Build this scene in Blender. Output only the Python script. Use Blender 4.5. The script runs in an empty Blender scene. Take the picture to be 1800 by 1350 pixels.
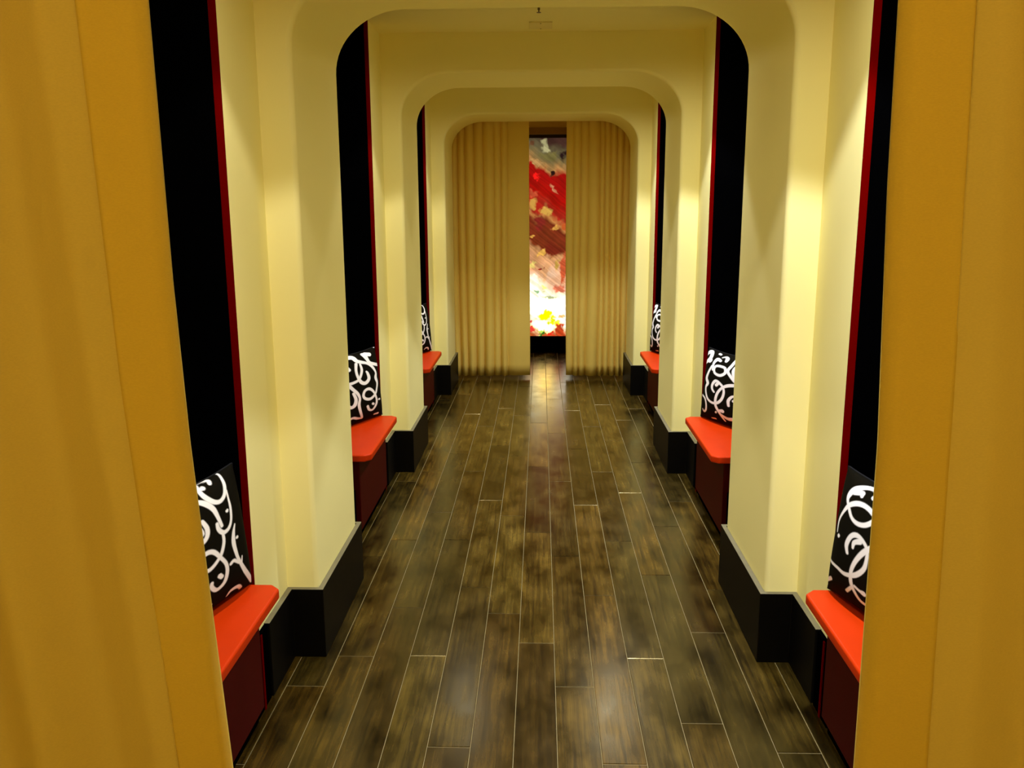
import bpy, bmesh, math, random
import numpy as np
from mathutils import Vector, Matrix

S = bpy.context.scene
COL = S.collection

# ------------------------------------------------------------------ camera, exposure, world, lights
cam_data = bpy.data.cameras.new('camera')
cam = bpy.data.objects.new('camera', cam_data)
COL.objects.link(cam)
S.camera = cam
cam_data.sensor_fit = 'HORIZONTAL'
cam_data.sensor_width = 36.0
cam_data.lens = 1533.83 / 1800 * 36.0
cam_data.clip_start = 0.02
_y, _p, _r = math.radians(1.9024), math.radians(-11.4656), math.radians(-0.2654)
_fw = Vector((-math.sin(_y) * math.cos(_p), math.cos(_y) * math.cos(_p), math.sin(_p)))
_rt = Vector((math.cos(_y), math.sin(_y), 0))
_up = _rt.cross(_fw)
_rt2 = _rt * math.cos(_r) + _up * math.sin(_r)
_up2 = -_rt * math.sin(_r) + _up * math.cos(_r)
_m = Matrix((_rt2, _up2, -_fw)).transposed().to_4x4()
_m.translation = Vector((0.0005, 0, 1.6115))
cam.matrix_world = _m

S.view_settings.view_transform = 'Standard'
S.view_settings.look = 'None'
S.view_settings.exposure = 0.0
S.view_settings.gamma = 1.0
S.view_settings.use_curve_mapping = False
S.cycles.max_bounces = 14
S.cycles.diffuse_bounces = 10
S.cycles.glossy_bounces = 5
S.cycles.sample_clamp_indirect = 6.0

W = bpy.data.worlds.new('world')
S.world = W
W.use_nodes = True
W.node_tree.nodes['Background'].inputs[0].default_value = (0, 0, 0, 1)
W.node_tree.nodes['Background'].inputs[1].default_value = 0.0

# measured plan of the corridor (metres)
D = [2.929, 5.2, 7.472]          # front faces of the three portals
T = 0.653                        # portal thickness
WW = 0.9145                      # half width between the side walls
RW = 0.8012                      # half width of the portal openings
ZT = 2.36                        # top of the portal openings
ZC = 2.578                       # ceiling
NB = 1.24                        # half width to the alcove backs
A0, A1 = 1.24, 0.345             # alcove runs from D-A0 to D-A1
YE = 9.837                         # end wall

def spot(name, x, y, z, power, color, ang=92.0, blend=0.1, r=0.045):
    l = bpy.data.lights.new(name, 'SPOT')
    l.energy = power; l.color = color; l.spot_size = math.radians(ang); l.spot_blend = blend
    l.shadow_soft_size = r
    o = bpy.data.objects.new(name, l); o.location = (x, y, z)
    COL.objects.link(o)
    return o

for d in D:
    for x, p, tint in ((-0.6, 49.0, (1.0, 0.96, 0.92)), (0.6, 110.0, (0.95, 1.01, 1.22))):
        spot('downlight_beam', x, d - 0.86, ZC - 0.03, p * .68, tint, 94.0 if d < 7 else 98.0, 0.13 if d < 7 else 0.3)
        spot('downlight_core', x, d - 0.86, ZC - 0.03, p * 1.15, tint, 74.0, 1.0)                # intensity peaks straight down
        spot('downlight_spill', x, d - 0.86, ZC - 0.03, p * 0.36, (1.0, 0.96, 0.80), 165.0, 1.0)   # the wide soft spill of the same fitting
for sx in (-1, 1):               # added warm fill behind the camera, unseen, to light the near curtains
    pl = bpy.data.lights.new('curtain_fill', 'POINT')
    pl.energy = 10.5; pl.color = (1.0, 0.80, 0.45); pl.shadow_soft_size = 0.12
    po = bpy.data.objects.new('curtain_fill', pl); po.location = (0.55 * sx, -0.9, 2.2); COL.objects.link(po)

# ------------------------------------------------------------------ helpers
def mat(name, base=(.5, .5, .5), rough=.6, spec=.5, noise=None, bump=None, **kw):
    m = bpy.data.materials.new(name); m.use_nodes = True
    nt = m.node_tree; b = nt.nodes['Principled BSDF']
    b.inputs['Base Color'].default_value = (*base, 1)
    b.inputs['Roughness'].default_value = rough
    b.inputs['Specular IOR Level'].default_value = spec
    for k, v in kw.items():
        b.inputs[k].default_value = v
    tc = nt.nodes.new('ShaderNodeTexCoord')
    if noise:                     # (scale, amount): gentle tone variation of the paint or cloth
        n = nt.nodes.new('ShaderNodeTexNoise'); n.inputs['Scale'].default_value = noise[0]
        n.inputs['Detail'].default_value = 4
        nt.links.new(tc.outputs['Object'], n.inputs['Vector'])
        mx = nt.nodes.new('ShaderNodeMixRGB')
        mx.inputs[1].default_value = (*[c * (1 - noise[1]) for c in base], 1)
        mx.inputs[2].default_value = (*[min(1, c * (1 + noise[1])) for c in base], 1)
        nt.links.new(n.outputs['Fac'], mx.inputs[0]); nt.links.new(mx.outputs[0], b.inputs['Base Color'])
    if bump:                      # (scale, strength)
        n2 = nt.nodes.new('ShaderNodeTexNoise'); n2.inputs['Scale'].default_value = bump[0]
        n2.inputs['Detail'].default_value = 3
        nt.links.new(tc.outputs['Object'], n2.inputs['Vector'])
        bp = nt.nodes.new('ShaderNodeBump'); bp.inputs['Strength'].default_value = bump[1]
        bp.inputs['Distance'].default_value = 0.002
        nt.links.new(n2.outputs['Fac'], bp.inputs['Height']); nt.links.new(bp.outputs['Normal'], b.inputs['Normal'])
    return m

def box(bm, x0, x1, y0, y1, z0, z1):
    vs = [bm.verts.new((x, y, z)) for z in (z0, z1) for y in (y0, y1) for x in (x0, x1)]
    for f in ((0, 2, 3, 1), (4, 5, 7, 6), (0, 1, 5, 4), (2, 6, 7, 3), (0, 4, 6, 2), (1, 3, 7, 5)):
        bm.faces.new([vs[i] for i in f])

def obj(name, bm, m, parent=None, bevel=0, smooth=False, seg=3):
    bmesh.ops.recalc_face_normals(bm, faces=bm.faces)
    me = bpy.data.meshes.new(name); bm.to_mesh(me); bm.free()
    me.materials.append(m)
    o = bpy.data.objects.new(name, me); COL.objects.link(o)
    if parent: o.parent = parent
    if bevel:
        b = o.modifiers.new('bevel', 'BEVEL'); b.width = bevel; b.segments = seg; b.limit_method = 'ANGLE'
        b.angle_limit = math.radians(40); b.harden_normals = False
        smooth = True
    if smooth:
        for p in me.polygons: p.use_smooth = True
    if bevel:
        w = o.modifiers.new('wn', 'WEIGHTED_NORMAL'); w.keep_sharp = True
    return o

def struct(name, bm, m, label, cat='wall', **kw):
    o = obj(name, bm, m, **kw)
    o['kind'] = 'structure'; o['label'] = label; o['category'] = cat
    return o

def thing(name, label, cat, loc=(0, 0, 0), rz=0, group=None):
    o = bpy.data.objects.new(name, None); COL.objects.link(o)
    o.empty_display_size = 0.05
    o.location = loc; o.rotation_euler = (0, 0, rz); tag(o, label, cat, group)
    return o

def tag(o, label, cat, group=None):
    o['label'] = label; o['category'] = cat
    if group: o['group'] = group
    return o

def copy_tree(root):
    r = root.copy(); COL.objects.link(r)
    for ch in list(root.children):
        c = ch.copy(); COL.objects.link(c); c.parent = r
        for g in list(ch.children):
            q = g.copy(); COL.objects.link(q); q.parent = c
    return r

# ------------------------------------------------------------------ materials
CREAM = mat('cream_paint', (.93, .85, .36), .75, .12, noise=(1.2, .02), bump=(60, .08))
BLACK = mat('black_lining', (.0006, .0006, .0007), .95, .0, noise=(8, .3))
REDTRIM = mat('red_lacquer', (.13, .0004, .0001), .6, .0, noise=(5, .08))
SEAT = mat('orange_red_lacquer', (.56, .034, .0015), .42, .09, noise=(14, .07), bump=(30, .06))
CRIMSON = mat('crimson_panel', (.060, .0006, .0008), .55, .1, noise=(10, .15))
SKIRT = mat('dark_brown_wood', (.0018, .0012, .0005), .5, .12, noise=(9, .25), bump=(40, .1))

SKIRT_TOP = mat('lit_top_edge', (.16, .14, .07), .6, .3, noise=(12, .3))  # paler than the wood: light from above put into the colour

def floor_material():
    m = bpy.data.materials.new('dark_wood_planks'); m.use_nodes = True
    nt = m.node_tree; N = nt.nodes; L = nt.links; b = N['Principled BSDF']
    at = N.new('ShaderNodeAttribute'); at.attribute_name = 'plank'
    tc = N.new('ShaderNodeTexCoord')
    mp = N.new('ShaderNodeMapping'); mp.inputs['Scale'].default_value = (60, 2.6, 1)
    L.new(tc.outputs['Object'], mp.inputs['Vector'])
    off = N.new('ShaderNodeVectorMath'); off.operation = 'MULTIPLY_ADD'
    off.inputs[1].default_value = (17, 31, 5)
    L.new(at.outputs['Color'], off.inputs[0]); L.new(mp.outputs['Vector'], off.inputs[2])
    g = N.new('ShaderNodeTexNoise'); g.inputs['Scale'].default_value = 1.0; g.inputs['Detail'].default_value = 5
    g.inputs['Roughness'].default_value = .65; g.inputs['Distortion'].default_value = .6
    L.new(off.outputs[0], g.inputs['Vector'])
    mp2 = N.new('ShaderNodeMapping'); mp2.inputs['Scale'].default_value = (9, 4.5, 1)
    L.new(tc.outputs['Object'], mp2.inputs['Vector'])
    bl = N.new('ShaderNodeTexNoise'); bl.inputs['Scale'].default_value = 1.0; bl.inputs['Detail'].default_value = 3
    L.new(mp2.outputs['Vector'], bl.inputs['Vector'])
    r1 = N.new('ShaderNodeValToRGB')
    r1.color_ramp.elements[0].position = .30; r1.color_ramp.elements[0].color = (.014, .009, .002, 1)
    r1.color_ramp.elements[1].position = .74; r1.color_ramp.elements[1].color = (.100, .068, .012, 1)
    L.new(g.outputs['Fac'], r1.inputs[0])
    r2 = N.new('ShaderNodeValToRGB')
    r2.color_ramp.elements[0].position = .3; r2.color_ramp.elements[0].color = (.25, .23, .20, 1)
    r2.color_ramp.elements[1].position = .68; r2.color_ramp.elements[1].color = (1.5, 1.45, 1.2, 1)
    L.new(bl.outputs['Fac'], r2.inputs[0])
    m1 = N.new('ShaderNodeMixRGB'); m1.blend_type = 'MULTIPLY'; m1.inputs[0].default_value = 1
    L.new(r1.outputs[0], m1.inputs[1]); L.new(r2.outputs[0], m1.inputs[2])
    pr = N.new('ShaderNodeSeparateColor'); L.new(at.outputs['Color'], pr.inputs[0])
    mr = N.new('ShaderNodeMapRange'); mr.inputs['To Min'].default_value = .48; mr.inputs['To Max'].default_value = 1.25
    L.new(pr.outputs[0], mr.inputs['Value'])
    wm = N.new('ShaderNodeMixRGB'); wm.blend_type = 'MULTIPLY'; wm.inputs[2].default_value = (1.08, .88, .60, 1)   # some planks are redder
    L.new(pr.outputs[1], wm.inputs[0]); L.new(m1.outputs[0], wm.inputs[1])
    m2 = N.new('ShaderNodeVectorMath'); m2.operation = 'SCALE'
    L.new(wm.outputs[0], m2.inputs[0]); L.new(mr.outputs[0], m2.inputs['Scale'])
    L.new(m2.outputs[0], b.inputs['Base Color'])
    rr = N.new('ShaderNodeMapRange'); rr.inputs['To Min'].default_value = .10; rr.inputs['To Max'].default_value = .36
    L.new(bl.outputs['Fac'], rr.inputs['Value']); L.new(rr.outputs[0], b.inputs['Roughness'])
    b.inputs['Specular IOR Level'].default_value = .48
    b.inputs['Specular Tint'].default_value = (1, .78, .32, 1)
    bp = N.new('ShaderNodeBump'); bp.inputs['Strength'].default_value = .14; bp.inputs['Distance'].default_value = .0008
    L.new(g.outputs['Fac'], bp.inputs['Height']); L.new(bp.outputs['Normal'], b.inputs['Normal'])
    return m

# ------------------------------------------------------------------ floor of planks
def build_floor():
    rnd = random.Random(4)
    PWID, LEN, gap = 0.1322, 1.14, 0.0012
    y_joint = {-6: .2, -5: .8, -4: 0, -3: 3.852, -2: 2.918, -1: 3.316, 0: 2.925, 1: 2.379, 2: 3.272, 3: 3.031, 4: 2.729,
               5: 2.308, 6: 2.924, 7: 2.523, 8: 3.129, 9: 2.376, 10: 2.95, 11: 3.5, 12: 2.6}
    bm = bmesh.new(); lay = bm.loops.layers.color.new('plank')
    for k in range(-6, 13):
        x0 = -.475 + PWID * k + gap; x1 = x0 + PWID - 2 * gap
        y = y_joint[k] - LEN * math.ceil((y_joint[k] + 2.2) / LEN)
        while y < YE + .3:
            ya, yb = y + .0019, y + LEN - .0019
            c = (rnd.random(), rnd.random(), rnd.random(), 1)
            e = 0.0014
            t = [bm.verts.new(p) for p in ((x0 + e, ya + e, 0), (x1 - e, ya + e, 0), (x1 - e, yb - e, 0), (x0 + e, yb - e, 0))]
            q = [bm.verts.new(p) for p in ((x0, ya, -.0012), (x1, ya, -.0012), (x1, yb, -.0012), (x0, yb, -.0012))]
            r = [bm.verts.new(p) for p in ((x0, ya, -.005), (x1, ya, -.005), (x1, yb, -.005), (x0, yb, -.005))]
            fs = [bm.faces.new(t)]
            for i in range(4):
                j = (i + 1) % 4
                fs.append(bm.faces.new((q[i], q[j], t[j], t[i])))
                fs.append(bm.faces.new((r[i], r[j], q[j], q[i])))
            for f in fs:
                for l in f.loops: l[lay] = c
            y += LEN
    nf = len(bm.faces)
    box(bm, -1.3, 1.3, -2.2, YE + .3, -.05, -.0022)     # filled joints between the planks
    o = struct('floor', bm, floor_material(), 'dark brown glossy wood plank floor with pale joint lines', 'floor')
    o.data.materials.append(mat('pale_joint', (.24, .19, .075), .6, .3, noise=(20, .3)))
    for p in o.data.polygons[nf:]: p.material_index = 1
    return o
build_floor()

# ------------------------------------------------------------------ walls, ceiling
bm = bmesh.new(); box(bm, -1.3, 1.3, -2.2, YE + .15, ZC, ZC + .08)
struct('ceiling', bm, CREAM, 'cream painted ceiling of the corridor bays', 'ceiling')
for s, side in ((-1, 'left'), (1, 'right')):
    bm = bmesh.new()
    edges = [-2.2]
    for d in D: edges += [d - A0, d - A1]
    edges.append(YE + .1)
    for i in range(0, len(edges), 2):
        box(bm, min(s * WW, s * (NB + .06)), max(s * WW, s * (NB + .06)), edges[i], edges[i + 1], 0, ZC)
    struct('wall_' + side, bm, CREAM, 'cream wall on the %s side, broken by black alcoves' % side)
    for n, d in zip(('nearest', 'middle', 'farthest'), D):
        a, b = d - A0, d - A1; e = .004
        bm = bmesh.new()
        xi = WW + .019
        box(bm, *sorted((s * xi, s * NB)), a, a + e, .0, ZC)
        box(bm, *sorted((s * xi, s * NB)), b - e, b, .0, ZC)
        box(bm, *sorted((s * NB, s * (NB + .05))), a, b, .0, ZC)
        struct('wall_%s' % side, bm, BLACK, 'black lining of the %s alcove on the %s' % (n, side))
        for yy in (a, b):
            bm = bmesh.new()
            y0, y1 = (yy, yy + .006) if yy == a else (yy - .006, yy)
            box(bm, *sorted((s * (WW - .002), s * (WW + .019))), y0, y1, 0, ZC)
            struct('trim_1', bm, REDTRIM, 'thin red vertical trim on the %s edge of the %s alcove, %s side' % ('near' if yy == a else 'far', n, side), 'trim')
bm = bmesh.new(); box(bm, -1.3, 1.3, YE, YE + .1, 0, ZC)
struct('wall_back', bm, CREAM, 'cream end wall above the glowing artwork behind the curtains')
bm = bmesh.new(); box(bm, -1.3, 1.3, -2.3, -2.2, 0, ZC)
struct('wall_front', bm, CREAM, 'cream lobby wall behind the viewer')

# ------------------------------------------------------------------ rounded portals
def portal(y0, y1, n, label):
    rx = 0.285; r = 0.238; K = 16
    inner = [(-RW, 0), (-RW, ZT - r)]
    outer = [(-WW - .03, 0), (-WW - .03, ZT - r)]
    O = WW + .03; C = ZC + .03
    for i in range(1, K + 1):
        a = math.pi / 2 * i / K
        inner.append((-RW + rx - rx * math.cos(a), ZT - r + r * math.sin(a)))
        if i <= K // 2: outer.append((-O, ZT - r + (C - ZT + r) * i / (K // 2)))
        else: outer.append((-O + (O - RW + rx) * (i - K // 2) / (K - K // 2), C))
    inner = inner + [(-x, z) for x, z in reversed(inner)]
    outer = outer + [(-x, z) for x, z in reversed(outer)]
    bm = bmesh.new()
    R = [[bm.verts.new((x, y, z)) for x, z in pts] for y in (y0, y1) for pts in (inner, outer)]
    for i in range(len(inner) - 1):
        bm.faces.new((R[0][i], R[0][i + 1], R[1][i + 1], R[1][i]))
        bm.faces.new((R[2][i], R[2][i + 1], R[3][i + 1], R[3][i]))
        bm.faces.new((R[0][i], R[0][i + 1], R[2][i + 1], R[2][i]))
        bm.faces.new((R[1][i], R[1][i + 1], R[3][i + 1], R[3][i]))
    for i in (0, -1): bm.faces.new((R[0][i], R[1][i], R[3][i], R[2][i]))
    struct('trim_%d' % n, bm, CREAM, label, 'archway', bevel=.02, seg=5)
for i, (d, w) in enumerate(zip(D, ('nearest', 'middle', 'farthest, in front of the closed curtains'))):
    portal(d, d + T, i + 2, 'cream rounded-corner archway across the corridor, ' + w)

# ------------------------------------------------------------------ baseboards wrapping every pier
def skirt(s, y0, y1, name, label):
    # path on plan: along the wall, across the pier front, along the reveal, back out, along the wall
    t = .0206; hb = .2647; so = .283
    P = [(WW, y0 - so), (WW, y0), (RW, y0), (RW, y1), (WW, y1), (WW, min(y1 + so, YE - .02))]
    Q = [(WW - t, y0 - so), (WW - t, y0 - t), (RW - t, y0 - t), (RW - t, y1 + t), (WW - t, y1 + t), (WW - t, min(y1 + so, YE - .02))]
    bm = bmesh.new()
    V = [[bm.verts.new((s * x, y, z)) for x, y in pts] for z in (0, hb) for pts in (P, Q)]
    for i in range(5):
        bm.faces.new((V[1][i], V[1][i + 1], V[3][i + 1], V[3][i]))
        bm.faces.new((V[0][i], V[0][i + 1], V[2][i + 1], V[2][i]))
        bm.faces.new((V[2][i], V[2][i + 1], V[3][i + 1], V[3][i]))
        bm.faces.new((V[0][i], V[0][i + 1], V[1][i + 1], V[1][i]))
    for i in (0, 5): bm.faces.new((V[0][i], V[1][i], V[3][i], V[2][i]))
    bmesh.ops.recalc_face_normals(bm, faces=bm.faces)
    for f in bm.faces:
        if f.normal.z > .9: f.material_index = 1       # light caught along the top edge, painted as a paler colour
    o = struct(name, bm, SKIRT, label, 'baseboard', bevel=.003, seg=2)
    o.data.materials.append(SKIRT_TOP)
    return o
for s, side in ((-1, 'left'), (1, 'right')):
    for n, d in zip(('nearest', 'middle', 'farthest'), D):
        skirt(s, d, d + T, 'baseboard_' + side, 'dark brown baseboard wrapping the %s %s pier' % (n, side))

# scrollwork of the cushions: strokes of (along, up, width) in millimetres on the cushion face
PATTERNS = {"L1":[[[81,403,3],[89,380,6],[96,352,9],[114,328,10],[144,317,11],[173,326,12],[198,351,12],[205,373,10],[197,390,10],[181,394,8],[142,390,9],[147,379,9]],[[185,376,12],[196,376,8]],[[95,410,9],[94,409,9]],[[261,350,10],[234,346,12],[206,330,14],[184,306,12],[174,276,9],[166,247,8]],[[185,260,8],[183,242,10],[164,226,11],[136,229,9],[115,248,7],[104,282,7],[101,315,5],[97,337,4]],[[125,280,9],[123,281,7]],[[243,288,9],[231,263,11],[238,241,11],[263,230,12],[283,238,12]],[[257,269,8],[253,253,8],[273,246,7]],[[168,224,7],[170,200,8],[188,173,9],[213,157,9],[246,146,10],[277,148,12],[286,152,12]],[[285,171,8],[279,187,9],[251,196,12],[222,188,11],[197,162,9],[175,134,9],[173,106,10],[190,79,11],[226,72,10],[248,90,10],[247,102,9]],[[209,110,12],[201,103,11]],[[100,229,4],[114,210,9],[123,182,12],[118,149,10],[105,117,9],[68,67,13],[21,23,15],[-2,4,12]],[[151,124,9],[133,127,9],[107,110,7]],[[84,122,4],[91,104,7]],[[98,188,8],[102,188,7]],[[164,20,5],[148,32,10],[109,29,11],[82,11,9]],[[254,25,5],[245,30,6]]],"R1":[[[185,355,12],[187,370,10],[162,377,9],[129,370,11],[95,352,14],[78,331,13],[75,312,9],[95,292,9],[121,271,9],[153,264,12],[187,271,12],[213,289,11],[233,314,10],[240,331,8],[255,361,7]],[[133,353,12],[135,343,8]],[[94,344,18],[116,351,18]],[[51,204,4],[49,238,6],[71,274,8],[97,302,12],[138,320,14],[180,321,13],[221,307,12],[259,281,10],[298,278,9]],[[66,195,9],[68,197,9]],[[133,167,8],[123,189,11],[138,219,11],[165,232,13],[197,225,10],[219,209,8],[224,181,8],[217,150,10],[182,118,12],[133,101,11],[88,103,9],[0,107,7],[-2,149,4]],[[156,191,6],[158,207,10],[181,219,14]],[[309,237,13],[265,230,16],[233,218,14],[201,191,12],[175,154,10],[163,120,9],[167,87,10],[185,65,9],[213,48,9],[263,49,8]],[[143,50,8],[167,72,8]],[[226,80,14],[209,80,8],[185,84,8]],[[43,-10,3],[71,-7,7],[108,-4,3]],[[272,151,12],[269,143,12],[273,134,10]],[[-17,356,4],[-12,323,10],[-1,305,13]],[[-7,48,9],[-11,26,11],[44,50,11]]],"L2":[[[11,393,12],[-15,385,15],[-21,347,11],[-24,310,12],[-2,288,15],[107,313,16],[129,340,17],[137,366,24],[150,374,16]],[[124,372,20],[90,363,20]],[[322,359,15],[284,373,19],[244,370,23],[224,347,19],[193,335,17],[141,318,13],[101,292,14],[71,254,12],[81,227,18],[70,197,14],[84,167,11],[107,139,12],[158,120,14],[204,129,13],[221,149,12],[204,173,13],[163,177,14],[124,154,11],[98,112,11],[100,80,13],[135,51,11],[171,58,11],[187,82,12]],[[138,88,12],[131,84,12]],[[237,330,14],[251,296,12],[248,260,12],[226,225,16],[189,214,17],[154,232,16],[157,261,13],[166,274,9]],[[205,324,9],[203,292,12],[219,263,12],[247,240,12],[289,232,13],[326,227,15],[301,199,14],[267,169,13],[254,139,11],[263,105,13],[250,63,12],[224,17,10]],[[352,232,11],[327,220,14]],[[299,175,12],[285,141,14],[296,112,17],[323,102,15],[342,113,13]],[[323,320,23],[307,306,19]],[[-19,199,12],[-2,185,8]],[[-26,251,10],[-26,247,10]],[[56,100,10],[72,101,8]],[[-3,22,15],[-3,5,11]],[[107,16,8],[69,16,11]],[[332,37,12],[305,39,12],[267,26,12],[224,17,8]]],"R2":[[[-22,336,14],[37,373,17],[63,368,20],[59,335,20],[-4,298,14],[-24,266,10]],[[63,328,24],[69,333,24]],[[118,285,12],[113,320,12],[135,347,17],[164,344,14]],[[174,314,13],[220,310,13],[230,284,13],[193,264,14],[145,269,12],[130,291,11],[143,309,12],[174,314,13]],[[168,364,5],[193,372,9],[213,363,17],[211,349,13]],[[125,380,9],[141,378,8]],[[282,366,11],[268,333,13],[248,299,13],[279,273,13],[316,249,11]],[[302,331,11],[290,306,13],[300,277,11],[320,254,11]],[[102,302,10],[78,262,12],[66,228,17],[88,204,17],[72,181,11],[80,150,10],[107,119,11],[152,106,12],[198,114,13],[232,140,12],[245,174,11],[236,203,10],[205,221,12],[164,229,14],[139,205,12],[141,182,11],[161,168,9]],[[175,208,15],[191,222,14]],[[320,231,15],[270,221,15],[227,202,12],[196,172,12],[182,138,12],[182,106,12],[193,85,13],[222,56,12],[255,20,8]],[[242,76,19],[218,74,12]],[[184,55,9],[188,60,8]],[[228,53,11],[280,41,15],[324,47,17]],[[292,117,11],[287,143,13],[307,167,11],[330,175,9]],[[326,148,13],[333,147,11]],[[-26,131,8],[61,122,10],[89,92,9],[88,55,10],[64,38,10],[47,50,6]],[[-13,215,10],[-10,214,8]],[[-11,10,12],[-8,14,10]],[[128,7,8],[166,12,9]]]}

# ------------------------------------------------------------------ benches: sill-like seat over a crimson front
def make_bench():
    t = thing('bench', '', 'bench')
    # local frame: +x away from the corridor, y along it, origin on the floor at the seat's front middle
    bm = bmesh.new(); L = .408
    pts = [(0.03, -L), (0, -L + .03), (0, L - .03), (0.03, L), (.41, L), (.41, -L)]
    a = [bm.verts.new((x, y, .415)) for x, y in pts]; b = [bm.verts.new((x, y, .45)) for x, y in pts]
    bm.faces.new(a); bm.faces.new(b)
    for i in range(6): bm.faces.new((a[i], a[(i + 1) % 6], b[(i + 1) % 6], b[i]))
    obj('seat', bm, SEAT, t, bevel=.008)
    bm = bmesh.new(); box(bm, .066, .40, -.365, .355, .05, .415)
    obj('base_cabinet', bm, CRIMSON, t, bevel=.004, seg=2)
    for sy in (-1, 1):
        bm = bmesh.new(); box(bm, .088, .101, *sorted((sy * .368, sy * .503)), 0, .262)
        obj('end_panel', bm, BLACK, t)
        bm = bmesh.new(); box(bm, .084, .0875, *sorted((sy * .425, sy * .437)), 0, .262)
        obj('red_strip', bm, REDTRIM, t)
    bm = bmesh.new(); box(bm, .085, .39, -.355, .345, 0, .05)
    obj('plinth', bm, BLACK, t)
    return t
bench0 = make_bench(); used = False
for s, side in ((-1, 'left'), (1, 'right')):
    for n, d in zip(('nearest', 'middle', 'farthest'), D):
        if not used: b = bench0; used = True
        else: b = copy_tree(bench0)
        b.location = (s * .812, d - .792, 0); b.rotation_euler = (0, 0, 0 if s > 0 else math.pi)
        tag(b, {'nearest': 'orange-red topped alcove bench on the %s, nearest, largest and partly behind the foreground curtain',
                'middle': 'orange-red topped alcove bench on the %s, behind the nearest pier',
                'farthest': 'small distant orange-red bench on the %s, closest to the closed curtains'}[n] % side,
            'bench', 'orange-red alcove benches')

# ------------------------------------------------------------------ black cushions with white scrollwork
PW = .39
def pillow(key, loc, ang, s, label):
    n = 190
    T_ = .055
    u = np.linspace(0, 1, n); U, V = np.meshgrid(u, u)
    a = np.abs(2 * U - 1); c = np.abs(2 * V - 1)
    bul = T_ * np.maximum(0, (1 - a ** 2.4) * (1 - c ** 2.4)) ** .45
    pin = .012 * (1 - (2 * U - 1) ** 2); pin2 = .012 * (1 - (2 * V - 1) ** 2)
    X = U * PW - np.sign(U - .5) * pin2 * a ** 3
    Z = V * PW - np.sign(V - .5) * pin * c ** 3
    col = np.zeros((n, n))
    pu = U * PW * .6; pv = V * PW
    for st in PATTERNS[key]:
        st = [(x / 1000 * .6, y / 1000, w / 1850) for x, y, w in st]
        # smooth the polyline with a Catmull-Rom pass
        if len(st) > 2:
            P = [st[0]] + st + [st[-1]]; q = []
            for i in range(1, len(P) - 2):
                for k in range(4):
                    t = k / 4
                    q.append(tuple(.5 * (2 * P[i][j] + (P[i + 1][j] - P[i - 1][j]) * t + (2 * P[i - 1][j] - 5 * P[i][j] + 4 * P[i + 1][j] - P[i + 2][j]) * t * t
                             + (3 * P[i][j] - P[i - 1][j] - 3 * P[i + 1][j] + P[i + 2][j]) * t ** 3) for j in range(3)))
            st = q + [st[-1]]
        for (x0, y0, w0), (x1, y1, w1) in zip(st, st[1:]):
            dx, dy = x1 - x0, y1 - y0; l2 = dx * dx + dy * dy + 1e-9
            t = np.clip(((pu - x0) * dx + (pv - y0) * dy) / l2, 0, 1)
            dist = np.hypot(pu - x0 - t * dx, pv - y0 - t * dy) - (w0 + (w1 - w0) * t)
            col = np.maximum(col, np.clip(.5 - dist / .0022, 0, 1))
    verts = []; cols = []
    for sgn in (1, -1):
        yy = -sgn * bul
        for i in range(n):
            for j in range(n):
                verts.append((X[i, j], yy[i, j], Z[i, j])); cols.append(col[i, j] if sgn > 0 else col[i, n - 1 - j])
    faces = []
    for k in range(2):
        o_ = k * n * n
        for i in range(n - 1):
            for j in range(n - 1):
                f = (o_ + i * n + j, o_ + i * n + j + 1, o_ + (i + 1) * n + j + 1, o_ + (i + 1) * n + j)
                faces.append(f if k == 0 else f[::-1])
    me = bpy.data.meshes.new('cushion'); me.from_pydata(verts, [], faces)
    at = me.attributes.new('scrollwork', 'FLOAT', 'POINT'); at.data.foreach_set('value', np.array(cols, dtype=np.float32))
    me.polygons.foreach_set('use_smooth', [True] * len(me.polygons))
    me.materials.append(PILLOW)
    bm = bmesh.new(); bm.from_mesh(me); bmesh.ops.remove_doubles(bm, verts=bm.verts, dist=1e-5); bm.to_mesh(me); bm.free()
    o = bpy.data.objects.new('cushion', me); COL.objects.link(o)
    A = math.radians(ang); ph = math.radians(6)
    d = Vector((s * math.sin(A), -math.cos(A), 0)); nb = Vector((s * math.cos(A), math.sin(A), 0))
    v = Vector((0, 0, math.cos(ph))) + nb * math.sin(ph)
    nn = d.cross(v)
    if nn.x * s > 0: nn = -nn          # faces the corridor
    M = Matrix((d, -nn, v)).transposed().to_4x4(); M.translation = Vector(loc)
    o.matrix_world = M
    tag(o, label, 'cushion', 'black and white scroll cushions')
    # the piped seam round the edge
    bm = bmesh.new(); ring = []
    idx = [(0, j) for j in range(0, n - 1, 6)] + [(i, n - 1) for i in range(0, n - 1, 6)] + [(n - 1, j) for j in range(n - 1, 0, -6)] + [(i, 0) for i in range(n - 1, 0, -6)]
    pts = [Vector((X[i, j], 0, Z[i, j])) for i, j in idx]
    m_ = len(pts)
    for k in range(m_):
        tdir = (pts[(k + 1) % m_] - pts[k - 1]).normalized(); sd = Vector((0, 1, 0)); up = tdir.cross(sd)
        ring.append([bm.verts.new(pts[k] + .003 * (sd * math.cos(q * math.pi / 3) + up * math.sin(q * math.pi / 3))) for q in range(6)])
    for k in range(m_):
        for q in range(6):
            bm.faces.new((ring[k][q], ring[k][(q + 1) % 6], ring[(k + 1) % m_][(q + 1) % 6], ring[(k + 1) % m_][q]))
    obj('piping', bm, PIPING, o, smooth=True)
    return o
PIPING = mat('black_piping', (.006, .006, .007), .7, .2, noise=(30, .2))
PILLOW = bpy.data.materials.new('black_cloth_white_scrolls'); PILLOW.use_nodes = True
_nt = PILLOW.node_tree; _b = _nt.nodes['Principled BSDF']; _b.inputs['Roughness'].default_value = .75
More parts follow.
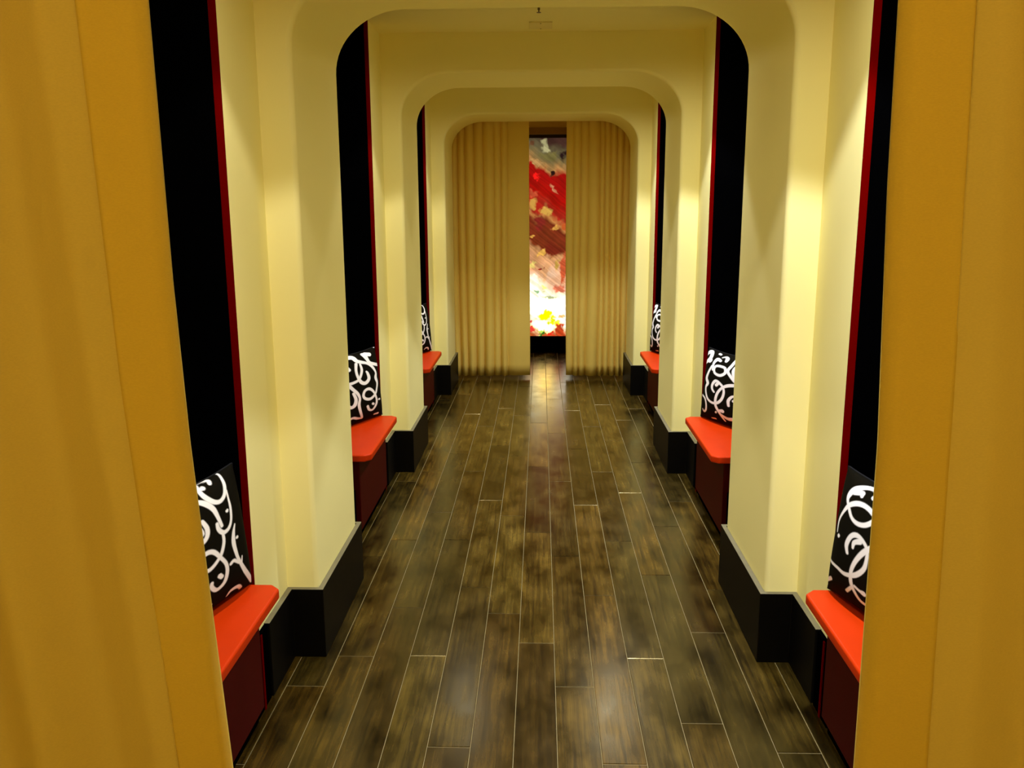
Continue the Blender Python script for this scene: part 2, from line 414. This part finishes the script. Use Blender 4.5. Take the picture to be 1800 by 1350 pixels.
_b.inputs['Specular IOR Level'].default_value = .04
_a = _nt.nodes.new('ShaderNodeAttribute'); _a.attribute_name = 'scrollwork'
_x = _nt.nodes.new('ShaderNodeMixRGB'); _x.inputs[1].default_value = (.005, .0042, .002, 1); _x.inputs[2].default_value = (.92, .90, .86, 1)
_nt.links.new(_a.outputs['Fac'], _x.inputs[0]); _nt.links.new(_x.outputs[0], _b.inputs['Base Color'])
pillow('L1', (-.910, 2.545, .455), 14.5, -1, 'black cushion with white scrolls on the nearest left bench')
pillow('R1', (.889, 2.545, .455), 14.5, 1, 'black cushion with white scrolls on the nearest right bench')
pillow('L2', (-.902, 4.826, .455), 25, -1, 'black cushion with white scrolls on the left bench behind the first pier')
pillow('R2', (.902, 4.806, .455), 25, 1, 'black cushion with white scrolls on the right bench behind the first pier')
pillow('L1', (-.900, 7.10, .455), 22, -1, 'small distant scroll cushion on the farthest left bench')
pillow('R2', (.897, 7.09, .455), 22, 1, 'small distant scroll cushion on the farthest right bench')

# ------------------------------------------------------------------ curtains
def cloth(name, base, trans, rough=.85):
    m = bpy.data.materials.new(name); m.use_nodes = True
    nt = m.node_tree; N = nt.nodes; L = nt.links; b = N['Principled BSDF']
    b.inputs['Roughness'].default_value = rough; b.inputs['Specular IOR Level'].default_value = .1
    tc = N.new('ShaderNodeTexCoord'); n = N.new('ShaderNodeTexNoise'); n.inputs['Scale'].default_value = 900; n.inputs['Detail'].default_value = 1
    mp = N.new('ShaderNodeMapping'); mp.inputs['Scale'].default_value = (.35, .35, 1)
    L.new(tc.outputs['Object'], mp.inputs['Vector']); L.new(mp.outputs['Vector'], n.inputs['Vector'])
    mx = N.new('ShaderNodeMixRGB'); mx.inputs[1].default_value = (*[c * .93 for c in base], 1); mx.inputs[2].default_value = (*[min(1, c * 1.07) for c in base], 1)
    L.new(n.outputs['Fac'], mx.inputs[0]); L.new(mx.outputs[0], b.inputs['Base Color'])
    t = N.new('ShaderNodeBsdfTranslucent'); L.new(mx.outputs[0], t.inputs['Color'])
    ms = N.new('ShaderNodeMixShader'); ms.inputs[0].default_value = trans
    out = N['Material Output']
    L.new(b.outputs[0], ms.inputs[1]); L.new(t.outputs[0], ms.inputs[2]); L.new(ms.outputs[0], out.inputs['Surface'])
    return m
END_CLOTH = cloth('tan_curtain', (.86, .64, .145), .10)
NEAR_CLOTH = cloth('gold_curtain', (.66, .51, .15), .2)
HEM_CLOTH = cloth('gold_curtain_double_hem', (.63, .44, .075), .1)  # warmer base colour stands in for light through the doubled cloth

def sheet(bm, path, z0, z1, nz, warp=None, th=.003):
    rows = []
    for i in range(nz + 1):
        z = z0 + (z1 - z0) * i / nz
        rows.append([Vector((*(warp(x, y, z, k) if warp else (x, y)), z)) for k, (x, y) in enumerate(path)])
    F = [[bm.verts.new(p) for p in r] for r in rows]
    B = [[bm.verts.new(p + Vector((0, th, 0))) for p in r] for r in rows]
    n = len(path)
    for i in range(nz):
        for k in range(n - 1):
            bm.faces.new((F[i][k], F[i][k + 1], F[i + 1][k + 1], F[i + 1][k]))
            bm.faces.new((B[i][k], B[i][k + 1], B[i + 1][k + 1], B[i + 1][k]))
        for k in (0, n - 1): bm.faces.new((F[i][k], F[i + 1][k], B[i + 1][k], B[i][k]))
    for i in (0, nz):
        for k in range(n - 1): bm.faces.new((F[i][k], F[i][k + 1], B[i][k + 1], B[i][k]))

def end_curtain(xa, xb, valleys, seed, label):
    # xa is the leading edge at the gap, xb the outer edge; rounded pleats swell between the valleys
    n = 420; prof = []
    for k in range(n):
        t = k / (n - 1)
        for (a, da), (b, db) in zip(valleys, valleys[1:]):
            if a <= t <= b:
                q = (t - a) / (b - a); prof.append((t, da * max(0, math.sin(math.pi * q)) ** .62)); break
        else: prof.append((t, 0))
    path = [(xa + (xb - xa) * t, 8.25 - d) for t, d in prof]
    def warp(x, y, z, k):
        t = k / (n - 1); f = 1 - z / 2.55
        return (x + .010 * math.sin(9 * t + 1.3 * z + seed) * f, 8.25 + (y - 8.25) * (.62 + .45 * f) + .006 * math.sin(23 * t + z * 1.1) * f)
    o = thing('curtain', label, 'curtain', group='tan curtains at the end of the corridor')
    bm = bmesh.new(); sheet(bm, path, .028, ZC - .04, 24, warp)
    obj('curtain_panel', bm, END_CLOTH, o, smooth=True)
    bm = bmesh.new(); box(bm, min(xa, xb), max(xa, xb), 8.215, 8.25, ZC - .035, ZC)
    obj('curtain_track', bm, mat('track_metal', (.5, .45, .3), .4, .5, noise=(20, .1)), o)
    return o
end_curtain(-.107, -.90, [(0, .028), (.25, .05), (.33, .03), (.41, .055), (.535, .05), (.64, .055), (.745, .05), (.83, .055), (.92, .04), (1, 0)], 1,
            'tan pleated end curtain hanging left of the glowing artwork')
end_curtain(.236, .90, [(0, .02), (.10, .04), (.20, .035), (.30, .06), (.46, .035), (.53, .04), (.61, .045), (.70, .055), (.79, .03), (.88, .045), (1, 0)], 2,
            'tan pleated end curtain hanging right of the glowing artwork')

def near_curtain(s, edge, hem, folds, label):
    # edge(z) and hem(z) give the distance from the corridor axis; the cloth runs on from the hem to the wall
    YN = 1.0
    o = thing('curtain', label, 'curtain', group='gold curtains in the foreground')
    n = 16
    bm = bmesh.new(); path = [(k / (n - 1), 0) for k in range(n)]
    def warp(x, y, z, k):
        e, h = edge(z), hem(z)
        return (s * (e + (h - e) * x), YN - .006 - .010 * x + .010 * math.exp(-(x / .08) ** 2) + .0015 * math.exp(-((z - folds['crease']) / .006) ** 2))
    sheet(bm, path, .01, ZC - .03, 150, warp, th=.005)
    obj('hem', bm, HEM_CLOTH, o, smooth=True)
    m = 180
    bm = bmesh.new(); path = [(k / (m - 1), 0) for k in range(m)]
    def warp2(x, y, z, k):
        h = hem(z) - .002; X = h + (WW - .01 - h) * x
        dd = X - h; sl = folds['slant'] * (z - 1.4)
        y = YN - .012
        for p, w, a in folds['list']: y -= a * math.exp(-((dd - p - sl * (p > .02)) / w) ** 2)
        y += .012 * math.exp(-(dd / .006) ** 2) * 0
        return (s * X, y)
    sheet(bm, path, .01, ZC - .03, 60, warp2)
    obj('curtain_panel', bm, NEAR_CLOTH, o, smooth=True)
    return o
def lerp(z, pts):
    if z <= pts[0][0]: return pts[0][1]
    for (z0, v0), (z1, v1) in zip(pts, pts[1:]):
        if z <= z1: return v0 + (v1 - v0) * (z - z0) / (z1 - z0)
    return pts[-1][1]
near_curtain(-1, lambda z: lerp(z, [(0, .380), (.9, .401), (1.335, .423), (1.525, .428), (1.834, .430), (2.6, .425)]),
             lambda z: lerp(z, [(0, .43), (.9, .463), (1.407, .490), (1.83, .500), (2.6, .51)]),
             {'crease': 1.49, 'slant': .02, 'list': [(.03, .022, .012), (.105, .035, -.022), (.175, .03, .02), (.25, .035, -.02), (.33, .04, .03)]},
             'gold foreground curtain filling the left edge of the view')
near_curtain(1, lambda z: lerp(z, [(0, .402), (.913, .401), (1.338, .398), (1.63, .386), (1.825, .382), (2.6, .37)]),
             lambda z: lerp(z, [(0, .485), (.913, .482), (1.4, .470), (1.83, .455), (2.6, .44)]),
             {'crease': 1.49, 'slant': -.02, 'list': [(.035, .03, .012), (.12, .04, -.018), (.2, .04, .02), (.3, .04, -.02)]},
             'gold foreground curtain filling the right edge of the view')

# ------------------------------------------------------------------ glowing abstract artwork on the end wall
def artwork():
    t = thing('wall_artwork', 'tall glowing abstract artwork in red, brown and white between the end curtains', 'artwork', (0, YE, 0))
    x0, x1, z0, z1 = -.17, .335, .177, 2.343
    nx, nz = 150, 520
    rs = np.random.RandomState(7)
    xs = np.linspace(x0, x1, nx); zs = np.linspace(z0, z1, nz); XX, ZZ = np.meshgrid(xs, zs)
    def noise(fx, fz, seed, octs=4):
        r = np.random.RandomState(seed); out = np.zeros_like(XX); amp = 1; tot = 0
        for o in range(octs):
            gx, gz = int(fx * 2 ** o * (x1 - x0)) + 3, int(fz * 2 ** o * (z1 - z0)) + 3
            g = r.rand(gz, gx)
            px = (XX - x0) / (x1 - x0) * (gx - 2); pz = (ZZ - z0) / (z1 - z0) * (gz - 2)
            i, j = pz.astype(int), px.astype(int); a, b = pz - i, px - j
            a = a * a * (3 - 2 * a); b = b * b * (3 - 2 * b)
            out += amp * ((g[i, j] * (1 - b) + g[i, j + 1] * b) * (1 - a) + (g[i + 1, j] * (1 - b) + g[i + 1, j + 1] * b) * a)
            tot += amp; amp *= .55
        return out / tot
    n1 = noise(6, 5, 1); n2 = noise(9, 9, 2); n3 = noise(14, 12, 3)
    # height with a diagonal drift and ragged borders
    wx = noise(7, 7, 11) - .5; wz = noise(7, 7, 12) - .5; XW = XX + .11 * wx + .05 * (noise(30, 30, 13, 2) - .5); ZW = ZZ + .12 * wz + .06 * (noise(30, 30, 14, 2) - .5)
    H = .3 + (ZZ - .177) * .9145 + .30 * (XX - .08) + .30 * (n1 - .5)
    stops = [(.30, (.55, .10, .02)), (.36, (.9, .55, .25)), (.42, (1.2, 1.15, .8)), (.60, (1.2, 1.2, 1.1)), (.74, (1.0, .95, .65)), (.86, (.85, .55, .35)),
             (1.0, (.75, .35, .16)), (1.12, (.60, .28, .10)), (1.19, (.22, .03, .008)), (1.42, (.20, .025, .008)), (1.50, (.50, .20, .05)), (1.56, (.40, .02, .01)),
             (1.68, (.42, .002, .002)), (1.92, (.34, .002, .003)), (1.99, (.50, .24, .07)), (2.08, (.22, .15, .05)), (2.16, (.13, .11, .05)), (2.28, (.05, .02, .015))]
    z_s = [s_[0] for s_ in stops]
    C_ = np.stack([np.interp(H, z_s, [s_[1][c] for s_ in stops]) for c in range(3)], -1)
    def patch(cx, cz, rx, rz, col, rag=.5, rot=0, soft=.45):
        c, s_ = math.cos(rot), math.sin(rot)
        a = ((XW - cx) * c + (ZW - cz) * s_) / rx; b = (-(XW - cx) * s_ + (ZW - cz) * c) / rz
        q = np.sqrt(a * a + b * b) + rag * (n3 - .5) * 2
        w = np.clip((1 - q) / soft, 0, 1)[..., None]
        C_[:] = C_ * (1 - w) + np.array(col) * w
    P = lambda px, py: (-.116 + (px - 78) / 390 * .397, 2.343 - (py - 150) / 6.429 / 347 * 2.166)   # artwork grid to wall metres
    def pp(px, py, rx, ry, col, **k):
        cx, cz = P(px, py); patch(cx, cz, rx / 390 * .397, ry / 6.429 / 347 * 2.166, col, **k)
    # upper half
    pp(230, 220, 50, 60, (.42, .38, .18)); pp(300, 330, 120, 70, (.17, .14, .04), rag=.3); pp(440, 340, 35, 80, (.02, .008, .01)); pp(100, 200, 60, 45, (.12, .05, .02))
    pp(160, 410, 110, 35, (.55, .30, .10), rot=-.25); pp(320, 540, 28, 22, (.02, .005, .005)); pp(160, 555, 55, 45, (1.0, .01, .01), rag=.3)
    pp(340, 700, 55, 22, (.62, .22, .10), rot=-.7); pp(130, 760, 60, 50, (.60, .08, .03)); pp(120, 860, 55, 60, (.55, .28, .05)); pp(260, 960, 45, 90, (.62, .34, .06), rot=.4)
    pp(160, 1080, 60, 130, (.22, .015, .012)); pp(335, 1140, 80, 38, (.72, .34, .06), rot=.5); pp(95, 1250, 40, 20, (.75, .36, .06)); pp(440, 1130, 30, 60, (.55, .10, .02))
    o2 = 1286
    pp(190, 110 + o2, 42, 45, (.85, .45, .08), rot=.6); pp(110, 265 + o2, 45, 55, (.95, .72, .18), rag=.3); pp(320, 110 + o2, 120, 95, (.20, .018, .008), rag=.3)
    pp(240, 330 + o2, 75, 170, (.78, .38, .16), rag=.3); pp(370, 270 + o2, 45, 70, (.55, .32, .06)); pp(450, 300 + o2, 35, 160, (.55, .09, .03)); pp(190, 310 + o2, 40, 25, (.30, .015, .01))
    pp(110, 450 + o2, 60, 70, (1.1, 1.05, .75), rag=.3); pp(130, 560 + o2, 30, 22, (.25, .42, .2)); pp(240, 545 + o2, 55, 35, (.75, .68, .2)); pp(400, 530 + o2, 65, 55, (.65, .16, .08))
    pp(240, 740 + o2, 240, 110, (3.6, 3.0, 1.3), rag=.12); pp(300, 645 + o2, 130, 18, (.55, .6, .3)); pp(240, 980 + o2, 170, 90, (4.6, 3.2, 1.1), rag=.2)
    pp(240, 860 + o2, 95, 50, (4.5, 2.3, .0), rag=.2); pp(340, 920 + o2, 45, 60, (.75, .80, .004), rot=.6, rag=.3); pp(390, 980 + o2, 50, 55, (2.6, .9, .02))
    pp(430, 880 + o2, 40, 50, (.95, .45, .16)); pp(420, 1050 + o2, 65, 80, (.50, .05, .01)); pp(300, 1070 + o2, 60, 38, (.85, .02, .012), rag=.3); pp(85, 1030 + o2, 40, 50, (.75, .05, .03))
    pp(75, 910 + o2, 40, 25, (.6, .06, .04)); pp(210, 1075 + o2, 40, 22, (.03, .14, .01)); pp(205, 1052 + o2, 45, 16, (.5, .8, .1))
    ZS = XX * .8 + ZZ; rs2 = np.random.RandomState(5).rand(400); streak = np.interp((ZS + .05 * wx) * 75, np.arange(400), rs2)
    C_ *= (.45 + .45 * n2 + .5 * streak)[..., None]
    C_ *= (1 + 0.35 * np.clip((1.15 - ZZ) / .5, 0, 1))[..., None]      # the backlight is strongest behind the lower half
    me = bpy.data.meshes.new('canvas')
    verts = [(XX[i, j], -.031, ZZ[i, j]) for i in range(nz) for j in range(nx)]
    faces = [(i * nx + j, i * nx + j + 1, (i + 1) * nx + j + 1, (i + 1) * nx + j) for i in range(nz - 1) for j in range(nx - 1)]
    me.from_pydata(verts, [], faces)
    at = me.attributes.new('paint', 'FLOAT_COLOR', 'POINT')
    at.data.foreach_set('color', np.concatenate([C_, np.ones((nz, nx, 1))], -1).astype(np.float32).ravel())
    m = bpy.data.materials.new('backlit_art_glass'); m.use_nodes = True
    nt = m.node_tree; b = nt.nodes['Principled BSDF']; a = nt.nodes.new('ShaderNodeAttribute'); a.attribute_name = 'paint'
    b.inputs['Base Color'].default_value = (.01, .01, .01, 1); b.inputs['Roughness'].default_value = .4
    nt.links.new(a.outputs['Color'], b.inputs['Emission Color']); b.inputs['Emission Strength'].default_value = 1.0
    me.materials.append(m)
    o = bpy.data.objects.new('lit_panel', me); COL.objects.link(o); o.parent = t
    bm = bmesh.new(); box(bm, x0 - .03, x1 + .03, -.03, -.001, z0 - .0, z1 + .035)
    obj('casing', bm, mat('dark_casing', (.03, .022, .012), .5, .3, noise=(9, .2)), t)
    bm = bmesh.new(); box(bm, x0 - .03, x1 + .03, -.09, -.001, z1 + .035, z1 + .107)
    obj('header', bm, mat('tan_header', (.34, .24, .07), .6, .3, noise=(9, .1)), t, bevel=.003)
    return t
artwork()
bm = bmesh.new(); box(bm, -.5, .66, YE - .12, YE - .001, 0, .175)
tag(obj('plinth', bm, BLACK, bevel=.004, seg=2), 'low black plinth under the glowing artwork behind the curtains', 'plinth')

# ------------------------------------------------------------------ small things on the ceiling
def lathe(bm, prof, seg=20, c=(0, 0, 0)):
    rings = [[bm.verts.new((c[0] + r * math.cos(2 * math.pi * k / seg), c[1] + r * math.sin(2 * math.pi * k / seg), c[2] + z)) for k in range(seg)] for r, z in prof]
    for a, b in zip(rings, rings[1:]):
        for k in range(seg): bm.faces.new((a[k], a[(k + 1) % seg], b[(k + 1) % seg], b[k]))
    bm.faces.new(rings[0]); bm.faces.new(rings[-1])
BRASS = mat('dull_brass', (.12, .08, .03), .4, .5, Metallic=.6, noise=(30, .2))
t = thing('sprinkler_head', 'tiny dark sprinkler head hanging from the ceiling behind the first archway', 'sprinkler', (-.011, 4.58, ZC))
bm = bmesh.new(); lathe(bm, [(.022, 0), (.022, -.003), (.009, -.006)]); obj('escutcheon', bm, CREAM, t, smooth=False)
bm = bmesh.new(); lathe(bm, [(.006, -.004), (.006, -.016), (.003, -.018), (.003, -.026), (.011, -.027), (.011, -.029)]); obj('nozzle', bm, BRASS, t)
t = thing('ceiling_plate', 'small rectangular cover plate on the ceiling beyond the sprinkler head', 'cover plate', (-.002, 5.02, ZC))
bm = bmesh.new(); box(bm, -.062, .062, -.085, .085, -.007, 0)
obj('plate', bm, mat('plate_paint', (.84, .74, .33), .6, .3, noise=(10, .04)), t, bevel=.002, seg=2)
for k in (-1, 1):
    bm = bmesh.new(); lathe(bm, [(.004, -.007), (.004, -.0085)], 10, (0, k * .07, 0)); obj('screw', bm, BRASS, t)

# recessed fittings that hold the downlight lamps
for s, side in ((-1, 'left'), (1, 'right')):
    for n, d in zip(('nearest', 'middle', 'farthest'), D):
        t = thing('ceiling_downlight', 'round ceiling downlight above the %s %s bench' % (n, side), 'ceiling light', (s * .6, d - .86, ZC), group='ceiling downlights')
        bm = bmesh.new(); seg = 28
        prof = [(.052, 0), (.062, 0), (.062, -.006), (.055, -.008), (.050, -.006), (.050, 0)]
        rings = [[bm.verts.new((r * math.cos(2 * math.pi * k / seg), r * math.sin(2 * math.pi * k / seg), z)) for k in range(seg)] for r, z in prof]
        for a, b in zip(rings, rings[1:]):
            for k in range(seg): bm.faces.new((a[k], a[(k + 1) % seg], b[(k + 1) % seg], b[k]))
        obj('ring', bm, CREAM, t)
        lm = mat('lamp_glass', (.9, .9, .85), .3, .5); lb = lm.node_tree.nodes['Principled BSDF']
        lb.inputs['Emission Color'].default_value = (1, .95, .85, 1); lb.inputs['Emission Strength'].default_value = 2.0
        bm = bmesh.new(); lathe(bm, [(.048, -.001), (.048, -.003)], 28); obj('lens', bm, lm, t)
